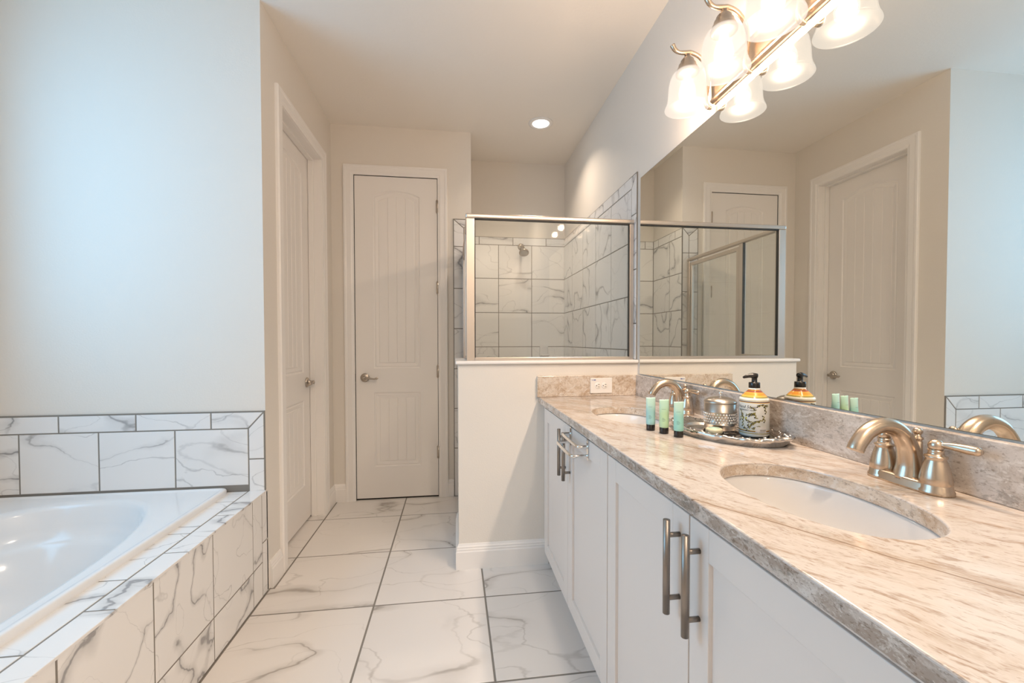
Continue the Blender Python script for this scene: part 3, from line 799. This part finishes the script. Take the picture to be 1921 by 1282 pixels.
mb.box(gx0, gx0+.004, YG-.0125, YG+.006, 1.119, 1.863); mb.box(gx1-.004, gx1, YG-.0125, YG+.006, 1.119, 1.863); mb.box(gx0, gx1, YG-.0125, YG+.006, 1.858, 1.8632)
link('gasket', mb, M_GASKET, enc)
link('glass_panel', MB().box(gx0+.002, gx1-.002, YG-.003, YG+.003, 1.117, 1.861), M_GLASS, enc)
# side: fixed panel on the return wall, then the hinged door down to the curb
link('sill_rail', MB().box(XG-.012, XG+.012, YG+.018, RY-.02, ZC, 1.119), M_ALU, enc, bevel=.002)
link('glass_panel', MB().box(XG-.003, XG+.003, YG+.020, 2.638, 1.119, 1.863), M_GLASS, enc)
link('gasket', MB().box(XG-.004, XG+.0125, YG+.018, YG+.022, 1.119, 1.863), M_GASKET, enc)
link('gasket', MB().box(XG-.004, XG+.0125, 2.636, 2.640, 1.119, 1.863), M_GASKET, enc)
link('post', MB().box(XG-.013, XG+.013, 2.640, 2.678, ZC, 1.863), M_ALU, enc, bevel=.002)
link('post', MB().box(XG-.013, XG+.013, 3.292, B-.009, .109, 1.863), M_ALU, enc, bevel=.002)
dy0, dy1, dz0, dz1 = 2.683, 3.288, .125, 1.848
sd = link('door', MB().box(XG-.010, XG+.010, dy0, dy0+.026, dz0, dz1).box(XG-.010, XG+.010, dy1-.026, dy1, dz0, dz1).box(XG-.010, XG+.010, dy0+.026, dy1-.026, dz1-.026, dz1).box(XG-.010, XG+.010, dy0+.026, dy1-.026, dz0, dz0+.026), M_ALU, enc, bevel=.0015)
link('glass_panel', MB().box(XG-.003, XG+.003, dy0+.026, dy1-.026, dz0+.026, dz1-.026), M_GLASS, sd)
link('handle', MB().tube([(XG-.011, dy1-.012, .98), (XG-.034, dy1-.012, .98), (XG-.034, dy1-.012, 1.08), (XG-.011, dy1-.012, 1.08)], .005, 10), M_ALU, sd)

# shower head and soap dish
sh = thing('shower_sprayer', (.602, SH-.008, 2.055), 'satin nickel shower head on the tiled back wall', 'shower head')
y = SH-.008
link('flange', MB().lathe([(.030, 0), (.030, -.004), (.022, -.012), (.012, -.014)], (.602, y, 2.058), 'y', 28), M_LEVER, sh)
link('arm', MB().tube(arc([(.602, y-.004, 2.058), (.602, y-.05, 2.060), (.603, y-.10, 2.040), (.605, y-.125, 2.018)], 5), .0095, 14), M_LEVER, sh)
hp = MB().lathe([(.011, 0), (.013, -.012), (.018, -.020), (.038, -.042), (.043, -.050), (.043, -.060), (.038, -.062)], (0, 0, 0), 'z', 32)
hd = link('spray_head', hp, M_LEVER, sh, local=True); hd.location = (.003, -.122, -.032); hd.rotation_euler = (math.radians(-32), 0, 0)
fp = link('nozzle_face', MB().lathe([(.034, -.0622), (.034, -.0635), (1e-5, -.0640)], (0,0,0), 'z', 28), mat('nozzle_grey', (.50, .47, .43), .45), hd, local=True)
sdh = thing('soap_dish', (.81, SH-.008, 1.06), 'white ceramic soap dish on the shower back wall', 'soap dish')
mb = MB().box(.772, .850, y-.014, y, 1.055, 1.158); link('back_plate', mb, M_PORC, sdh, bevel=.006, seg=3)
mb = MB()
vs = []; 
mb.prism([(0, 0), (-.06, .012), (-.07, .020), (-.066, .030), (-.056, .022), (-.010, .016), (0, .016)], (.774, y-.013, 1.058), (0,1,0), (0,0,1), (.074,0,0))
link('tray_lip', mb, M_PORC, sdh, bevel=.003)

# ------------------------------------------------------------------ downlight
dl = thing('downlight', (.640, 3.128, C), 'round recessed ceiling light glowing above the shower entrance', 'ceiling light')
link('trim_ring', MB().lathe([(.060, -.001), (.063, -.006), (.080, -.007), (.089, -.004), (.0905, 0)], (.640, 3.128, C), 'z', 48), M_TRIM, dl)
link('lens', MB().lathe([(.0605, -.0012), (.0605, -.0035), (1e-5, -.0040)], (.640, 3.128, C), 'z', 40), M_LENS, dl)
ld = bpy.data.lights.new('downlight_lamp', 'AREA'); ld.shape = 'DISK'; ld.size = .11; ld.energy = CAN_W; ld.color = (1, .82, .64); ld.spread = math.radians(120)
lo = bpy.data.objects.new('downlight_lamp', ld); COL.objects.link(lo); lo.parent = dl; lo.location = (0, 0, -.012)
fill_dl = copy_tree(dl); fill_dl.location = (.55, -.60, C); fill_dl['label'] = 'unseen ceiling light added behind the camera as warm fill'  # extra lamp out of view, added to brighten the room
for q in fill_dl.children:
    if q.type == 'LIGHT': q.data = q.data.copy(); q.data.energy = 22.0; q.data.spread = math.radians(175)

# ------------------------------------------------------------------ vanity light bar with four bell shades
LY = [1.552, 1.328, 1.106, .884]; LX = .889
vl = thing('vanity_light', (W, 1.22, 2.13), 'brushed nickel wall light with four frosted bell shades above mirror', 'wall light')
mb = MB()
pr = [(0, 0), (-.010, .000), (-.020, .006), (-.022, .012), (-.018, .018), (-.016, .026), (-.017, .085), (-.020, .092), (-.020, .102), (-.010, .110), (0, .110)]
mb.prism(pr, (W-.0005, LY[-1]-.025, 2.128), (1,0,0), (0,0,1), (0, LY[0]-LY[-1]+.035, 0))
link('backplate', mb, M_NICK, vl, bevel=.001)
SP = [(.036, 2.243), (.044, 2.238), (.054, 2.228), (.062, 2.212), (.0665, 2.190), (.0685, 2.165), (.0695, 2.145), (.0715, 2.130), (.0755, 2.117), (.0800, 2.107), (.0815, 2.101)]
SPi = [(r-.003, z-.001) for r, z in SP][::-1]
arm0 = None
def make_lamp():
    y = LY[0]
    q = arc([(.990, y, 2.106), (.974, y, 2.112), (.966, y, 2.135), (.972, y, 2.175), (.976, y, 2.215), (.968, y, 2.262), (.940, y, 2.298), (.905, y, 2.312), (.880, y, 2.309), (.855, y, 2.309), (.838, y, 2.318), (.828, y, 2.334)], 5)
    a = link('arm', MB().tube(q, lerp_list([.006, .0095, .008, .0075, .0075, .0075, .0075, .0078, .0085, .0070, .0085, .0095], 5), 14), M_NICK, vl)
    mb = MB().lathe([(.010, 2.302), (.010, 2.292), (.016, 2.290), (.024, 2.280), (.024, 2.272), (.031, 2.266), (.033, 2.256), (.036, 2.252), (.042, 2.238), (.042, 2.230), (.030, 2.228)], (LX, y, 0), 'z', 32)
    link('socket_cup', mb, M_STEEL, a)
    s = link('lamp_shade', MB().lathe(SP+SPi+[SP[0]], (LX, y, 0), 'z', 48), M_SHADE, vl)
    mb = MB().lathe([(.012, 2.240), (.013, 2.218), (.020, 2.198), (.028, 2.180), (.031, 2.160), (.029, 2.144), (.020, 2.132), (.008, 2.127), (1e-5, 2.126)], (LX, y, 0), 'z', 28)
    b = link('bulb', mb, M_BULB, vl)
    pl = bpy.data.lights.new('bulb_lamp', 'POINT'); pl.energy = BULB_W; pl.color = BULB_C; pl.shadow_soft_size = .025
    p = bpy.data.objects.new('bulb_lamp', pl); COL.objects.link(p); p.parent = vl
    p.location = (LX-W, y-1.22, 2.158-2.13)
    return [a, s, b, p]
first = make_lamp()
for yy in LY[1:]:
    for q in first:
        c = copy_tree(q); c.parent = vl; c.location = (q.location.x, q.location.y+yy-LY[0], q.location.z)

# ------------------------------------------------------------------ towel bars hung over the far cabinet door
tb = thing('towel_bar', (XF, 1.55, .80), 'chrome double towel bar hung over the cabinet door', 'towel bar')
for ys_ in (1.650, 1.432):
    mb = MB().box(XF-.0028, XF-.0006, ys_-.009, ys_+.009, .792, .8655); mb.box(XF-.0028, XF+.022, ys_-.009, ys_+.009, .8635, .8655)
    link('strap', mb, M_CHROME, tb, bevel=.0006)
for zz_, xo in ((.838, .033), (.806, .054)):
    x_ = XF-.002
    q = [(x_, 1.650, zz_), (x_-xo*.8, 1.648, zz_), (x_-xo, 1.640, zz_), (x_-xo*1.06, 1.615, zz_), (x_-xo*1.10, 1.541, zz_), (x_-xo*1.06, 1.467, zz_), (x_-xo, 1.442, zz_), (x_-xo*.8, 1.434, zz_), (x_, 1.432, zz_)]
    link('bar', MB().tube(arc(q, 4), .0062, 14), M_CHROME, tb)

# ------------------------------------------------------------------ counter-top objects
# tray
TRX, TRY, TRA = .858, 1.252, math.radians(20)
tray = thing('tray', (TRX, TRY, K), 'ornate oval silver tray on the granite counter', 'tray')
mb = MB(); N = 144; loops = []
def tray_loop(k, z, orn):
    out = []
    for i in range(N):
        t = 2*math.pi*i/N; c, s = math.cos(t), math.sin(t)
        a, b = .124*k, .186*k
        end = max(0, abs(s)-.80)/.20
        sc = 1+orn*(.020*math.cos(16*t)+.010*math.cos(32*t+.6)) + orn*.07*end**2
        out.append((a*c*sc, b*s*sc, z+orn*(.0016*math.cos(16*t)+.0012*math.sin(48*t)+.008*end**2)))
    return out
for k, z, o_ in ((.05, .006, 0), (.70, .006, 0), (.735, .0075, 0), (.76, .013, 0), (.785, .0175, .1), (.80, .0165, .2), (.84, .019, .6), (.90, .0225, .9), (.95, .0240, 1.0), (.99, .0235, 1), (1.01, .020, 1), (1.0, .015, .9), (.985, .012, .7), (.96, .004, .3), (.95, .0, .2), (.74, .0, 0), (.05, .0, 0)):
    loops.append(tray_loop(k, z, o_))
vs = [p for l in loops for p in l]; n_ = len(loops)
fs = [(i*N+j, i*N+(j+1) % N, ((i+1) % n_)*N+(j+1) % N, ((i+1) % n_)*N+j) for i in range(n_) for j in range(N)]
mb.add(vs, fs, True)
m_or = M_SILVER
to = link('dish', mb, m_or, tray, local=True); to.rotation_euler = (0, 0, TRA)
mb = MB()
for i in range(44):
    t = 2*math.pi*i/44; c, s = math.cos(t), math.sin(t); end = max(0, abs(s)-.80)/.20
    kk = .90+.05*(i % 2)
    mb.ball((.124*kk*c*(1+.07*end**2), .186*kk*s*(1+.07*end**2), .0235+.008*end**2), .0030+.0014*(i % 3 == 0)+.002*end, 10, .7)
oo = link('rim_ornament', mb, m_or, tray, local=True); oo.rotation_euler = (0, 0, TRA)
link('foot_ring', MB().lathe([(.045, 0.0), (.050, 0.0), (.050, .0005), (.045, .0005)], (0,0,0), 'z', 40), m_or, tray, local=True)

ZT = K+.006
# canister
cn = thing('canister', (.872, 1.304, ZT), 'brushed steel lidded canister with embossed band on the tray', 'canister')
mb = MB().lathe([(.046, .004), (.0485, .005), (.0485, .020), (.0495, .021), (.0495, .023), (.0480, .024), (.0480, .058), (.0495, .059), (.0495, .061), (.0485, .062), (.0485, .086), (.046, .087)], (0,0,0), 'z', 56, 1.0, 1.04)
link('body', mb, M_STEEL, cn, local=True)
link('base_ring', MB().lathe([(.047, 0), (.0475, .0005), (.0475, .004), (.046, .0045)], (0,0,0), 'z', 48), M_BLACK, cn, local=True)
mb = MB()
for row in range(4):
    for i in range(34):
        a = 2*math.pi*(i+.5*(row % 2))/34
        mb.ball((.0482*math.cos(a), .0482*math.sin(a), .0302+row*.0086), .0030, 8, 1.15)
link('embossed_band', mb, M_CHROME, cn, local=True)
mb = MB().lathe([(.0490, .0865), (.0498, .088), (.0498, .091), (.046, .096), (.034, .102), (.018, .1055), (.006, .1065)], (0,0,0), 'z', 56, 1.0, 1.04)
ld_ = link('lid', mb, M_STEEL, cn, local=True)
mb = MB().lathe([(.004, .110), (.003, .114), (.004, .117)], (0,0,0), 'z', 16); mb.ball((0,0,.1215), .0062, 16)
link('knob', mb, M_CHROME, ld_, local=True)

# pump bottle
bt_c = (.926, 1.214); VA = math.atan2(-bt_c[1], -bt_c[0])
bt = thing('soap_bottle', (*bt_c, ZT), 'painted ceramic soap bottle with black pump on the tray', 'soap bottle')
def bottle_mat():
    m = mat('painted_bottle', (.84, .82, .76), .12); t = NT(m)
    z = t.n('ShaderNodeSeparateXYZ', Vector=t.n('ShaderNodeTexCoord').outputs['Object']).outputs[2]
    r = t.n('ShaderNodeValToRGB'); cr = r.color_ramp; cr.interpolation = 'CONSTANT'
    t.link(t.math('DIVIDE', z, .15), r.inputs[0])
    white, gold, purp, yel, olive, oran, red, brown = (.84,.82,.76), (.45,.36,.10), (.10,.035,.07), (.80,.46,.08), (.30,.27,.08), (.85,.34,.05), (.50,.13,.05), (.16,.05,.05)
    st_ = [(0, white), (.011, gold), (.013, white), (.0165, purp), (.0185, yel), (.021, white), (.1045, yel), (.1065, purp), (.1085, white), (.1105, gold), (.1125, white), (.1195, olive), (.1225, yel), (.127, oran), (.1325, yel), (.135, red), (.1385, brown), (.1405, oran), (.1425, brown), (.1440, white)]
    e = cr.elements
    for i, (p, c) in enumerate(st_):
        x = e[i] if i < 2 else e.new(p/.15)
        x.position = p/.15; x.color = (*c, 1)
    t.link(r.outputs[0], t.b.inputs['Base Color'])
    return m
RB = .0420
mb = MB().lathe([(.036, 0), (.040, .0015), (RB, .006), (RB, .112), (RB-.0008, .117), (RB-.004, .1195), (.030, .129), (.021, .138), (.0165, .143), (.0160, .148)], (0,0,0), 'z', 64)
link('body', mb, bottle_mat(), bt, local=True)
def wrap(vs, ca, z0, r=RB):
    out = []
    for v in vs:
        a = ca+v.x/r; rr_ = r+.00025+v.z
        out.append((rr_*math.cos(a), rr_*math.sin(a), z0+v.y))
    return out
ink = mat('ink', (.05, .045, .05), .5); olv = mat('olive_leaf', (.24, .20, .03), .5); fr_ = mat('olive_fruit', (.012, .010, .03), .4)
lab = MB(); CA = VA-math.radians(33)
tv, tf = text_mesh('Hand Soap', .0135, .0001, 1.0, .25); lab.add(wrap(tv, CA, .088), tf)
tv, tf = text_mesh('ROSEMARY MINT', .0068, .0001, 1.05); lab.add(wrap(tv, CA+.05, .080), tf)
lab.mat = 1
def leaf_shape(cx, cy, ln, wd, ang):
    pts = []; n = 8
    for i in range(n):
        t = 2*math.pi*i/n
        x, y_ = ln*math.cos(t), wd*math.sin(t)
        pts.append(Vector((cx+x*math.cos(ang)-y_*math.sin(ang), cy+x*math.sin(ang)+y_*math.cos(ang), .00015)))
    return pts
rnd = random.Random(5)
def sprig(cx, cy, ang, n, sc=1.45):
    for i in range(n):
        px_ = cx+math.cos(ang)*i*.0035*sc; py_ = cy+math.sin(ang)*i*.0035*sc
        lab.mat = 1; lab.add(wrap(leaf_shape(px_+.001, py_+.0008, .0030*sc, .0010*sc, ang+(.9 if i % 2 else -.9)), VA, 0), [tuple(range(8))])
        if rnd.random() < .75:
            lab.mat = 2; lab.add(wrap(leaf_shape(px_-.0015, py_-.0022+.004*(i % 2), .0017*sc, .0013*sc, ang), VA, 0), [tuple(range(8))])
for (cx, cy, ang, n) in ((-.034, .066, 2.2, 4), (-.034, .034, 1.5, 6), (-.024, .052, -.4, 6), (-.012, .066, .5, 4), (-.010, .092, -.6, 4), (-.002, .072, -1.0, 4), (.000, .046, .3, 4), (-.020, .068, .2, 5), (.010, .047, .5, 4), (.030, .050, 1.9, 4), (.034, .076, 1.8, 5), (.010, .096, .2, 4), (.030, .096, .1, 3), (-.014, .032, .7, 4), (-.004, .026, .4, 5), (-.028, .028, -.6, 4), (-.044, .050, 1.2, 5), (-.016, .038, -1.2, 3)):
    sprig(cx, cy, ang, n)
lab.mat = 3
lab.add(wrap([Vector((-.034, .056, .0002)), Vector((-.020, .054, .0002)), Vector((-.020, .061, .0002)), Vector((-.034, .063, .0002))], VA, 0), [(0,1,2,3)])
link('label_print', lab, [ink, olv, fr_, mat('banner_yellow', (.62, .56, .06), .5)], bt, local=True)
mb = MB(); nq = 6
vs = [Vector((.004+.032*i/nq, z, .0003)) for z in (.018, .034) for i in range(nq+1)]
mb.add(wrap(vs, VA, 0), [(i, i+1, nq+2+i, nq+1+i) for i in range(nq)])
mb.mat = 1
for i in range(16):
    x = .016+i*.0012; w_ = .0003+.0005*((i*7) % 3)/2
    mb.add(wrap([Vector((x, .020, .0004)), Vector((x+w_, .020, .0004)), Vector((x+w_, .0255, .0004)), Vector((x, .0255, .0004))], VA, 0), [(0,1,2,3)])
link('price_sticker', mb, [mat('sticker_white', (.80, .76, .72), .5), ink], bt, local=True)
mb = MB().lathe([(.0155, .146), (.0160, .147), (.0160, .1635), (.0150, .1655), (.0080, .166), (.0078, .180), (.0095, .1805)], (0,0,0), 'z', 32)
mb2 = MB().tube(arc([(-.008, 0, .1855), (.004, 0, .1865), (.016, 0, .1855), (.028, 0, .182), (.033, 0, .1795)], 4), lerp_list([.0075, .0085, .0062, .0045, .0030], 4), 14)
pump = link('pump', mb, M_BLACK, bt, local=True)
nz = link('nozzle', mb2, M_BLACK, pump, local=True); nz.rotation_euler = (0, 0, VA-math.radians(68))

# round soap bar
so = link('soap_bar', MB().lathe([(.020, 0), (.0235, .002), (.0250, .006), (.0250, .012), (.0235, .016), (.019, .018), (1e-5, .0183)], (0,0,0), 'z', 40), mat('soap_wrap', (.74, .68, .48), .3), None)
so.location = (.8175, 1.253, ZT+.0002); LOC[so.name] = so.location
tag(so, 'round cream wrapped soap bar on the tray before the canister', 'soap')
sl = link('label_disc', MB().lathe([(.017, .0181), (.017, .0186), (1e-5, .0187)], (0,0,0), 'z', 32), mat('soap_label', (.42, .62, .52), .4), so, local=True)

# three toiletry tubes
def tube_mat(name, low, high):
    m = mat(name, low, .28, spec=.5); t = NT(m)
    z = t.n('ShaderNodeSeparateXYZ', Vector=t.n('ShaderNodeTexCoord').outputs['Object']).outputs[2]
    t.link(t.mix(t.smooth(z, .060, .095), low, high), t.b.inputs['Base Color'])
    t.b.inputs['Subsurface Weight'].default_value = .25; t.b.inputs['Subsurface Radius'].default_value = (.01, .01, .01)
    return m
def tube_thing(loc, m, label):
    o = thing('toiletry_tube', loc, label, 'tube', 'small toiletry tubes standing on their caps')
    ang = math.atan2(loc[1], loc[0])-math.pi/2
    mb = MB(); N = 32; loops = []
    for f in [0, .03, .15, .3, .45, .6, .75, .88, .96, 1.0]:
        z = .020+.0905*f; a = .0150+.0012*f; b = .0150*(1-f)**.75+.0006
        if f < .02: a = b = .0138
        loops.append([(a*math.cos(2*math.pi*j/N), b*math.sin(2*math.pi*j/N), z) for j in range(N)])
    vs = [p for l in loops for p in l]
    fs = [(i*N+j, i*N+(j+1) % N, (i+1)*N+(j+1) % N, (i+1)*N+j) for i in range(len(loops)-1) for j in range(N)]+[tuple(range(N))[::-1], tuple((len(loops)-1)*N+j for j in range(N))]
    link('body', mb.add(vs, fs, True), m, o, local=True)
    link('cap', MB().lathe([(.0136, 0), (.0142, .001), (.0142, .018), (.0136, .0198), (.012, .0202)], (0,0,0), 'z', 32), M_BLACK, o, local=True)
    tink = bpy.data.materials.get('tube_ink') or mat('tube_ink', (.06, .14, .15), .5)
    for lines in (((.079, .013, .0006),), ((.050, .006, .0007), (.047, .009, .0007), (.044, .010, .0006), (.041, .007, .0006))):
        mb = MB()
        for zz2, w_, h_ in lines:
            x0_ = -.0105; f = (zz2-.020)/.0905; b = .0150*(1-f)**.75+.0006; a = .0150+.0012*f
            vs = []
            for i in range(5):
                x = x0_+w_*i/4; yv = -b*math.sqrt(max(0, 1-(x/a)**2))-.00035
                vs += [(x, yv, zz2), (x, yv, zz2+h_)]
            mb.add(vs, [(2*i, 2*i+2, 2*i+3, 2*i+1) for i in range(4)])
        link('lettering', mb, tink, o, local=True)
    link('notch', MB().box(-.0006, .0006, -.0010, .0010, .1070, .1108), M_BLACK, o, local=True)
    o.rotation_euler = (0, 0, ang*.15)
    return o
tube_thing((.655, 1.358, K), tube_mat('tube_blue', (.36, .63, .64), (.54, .78, .71)), 'pale blue green toiletry tube with black cap, farthest from the tray')
tube_thing((.675, 1.304, K), tube_mat('tube_green', (.52, .72, .46), (.54, .78, .64)), 'pale yellow green toiletry tube with black cap, between two bluer tubes')
tube_thing((.695, 1.249, K), tube_mat('tube_teal', (.33, .66, .59), (.54, .79, .70)), 'teal toiletry tube with black cap, closest to the tray')
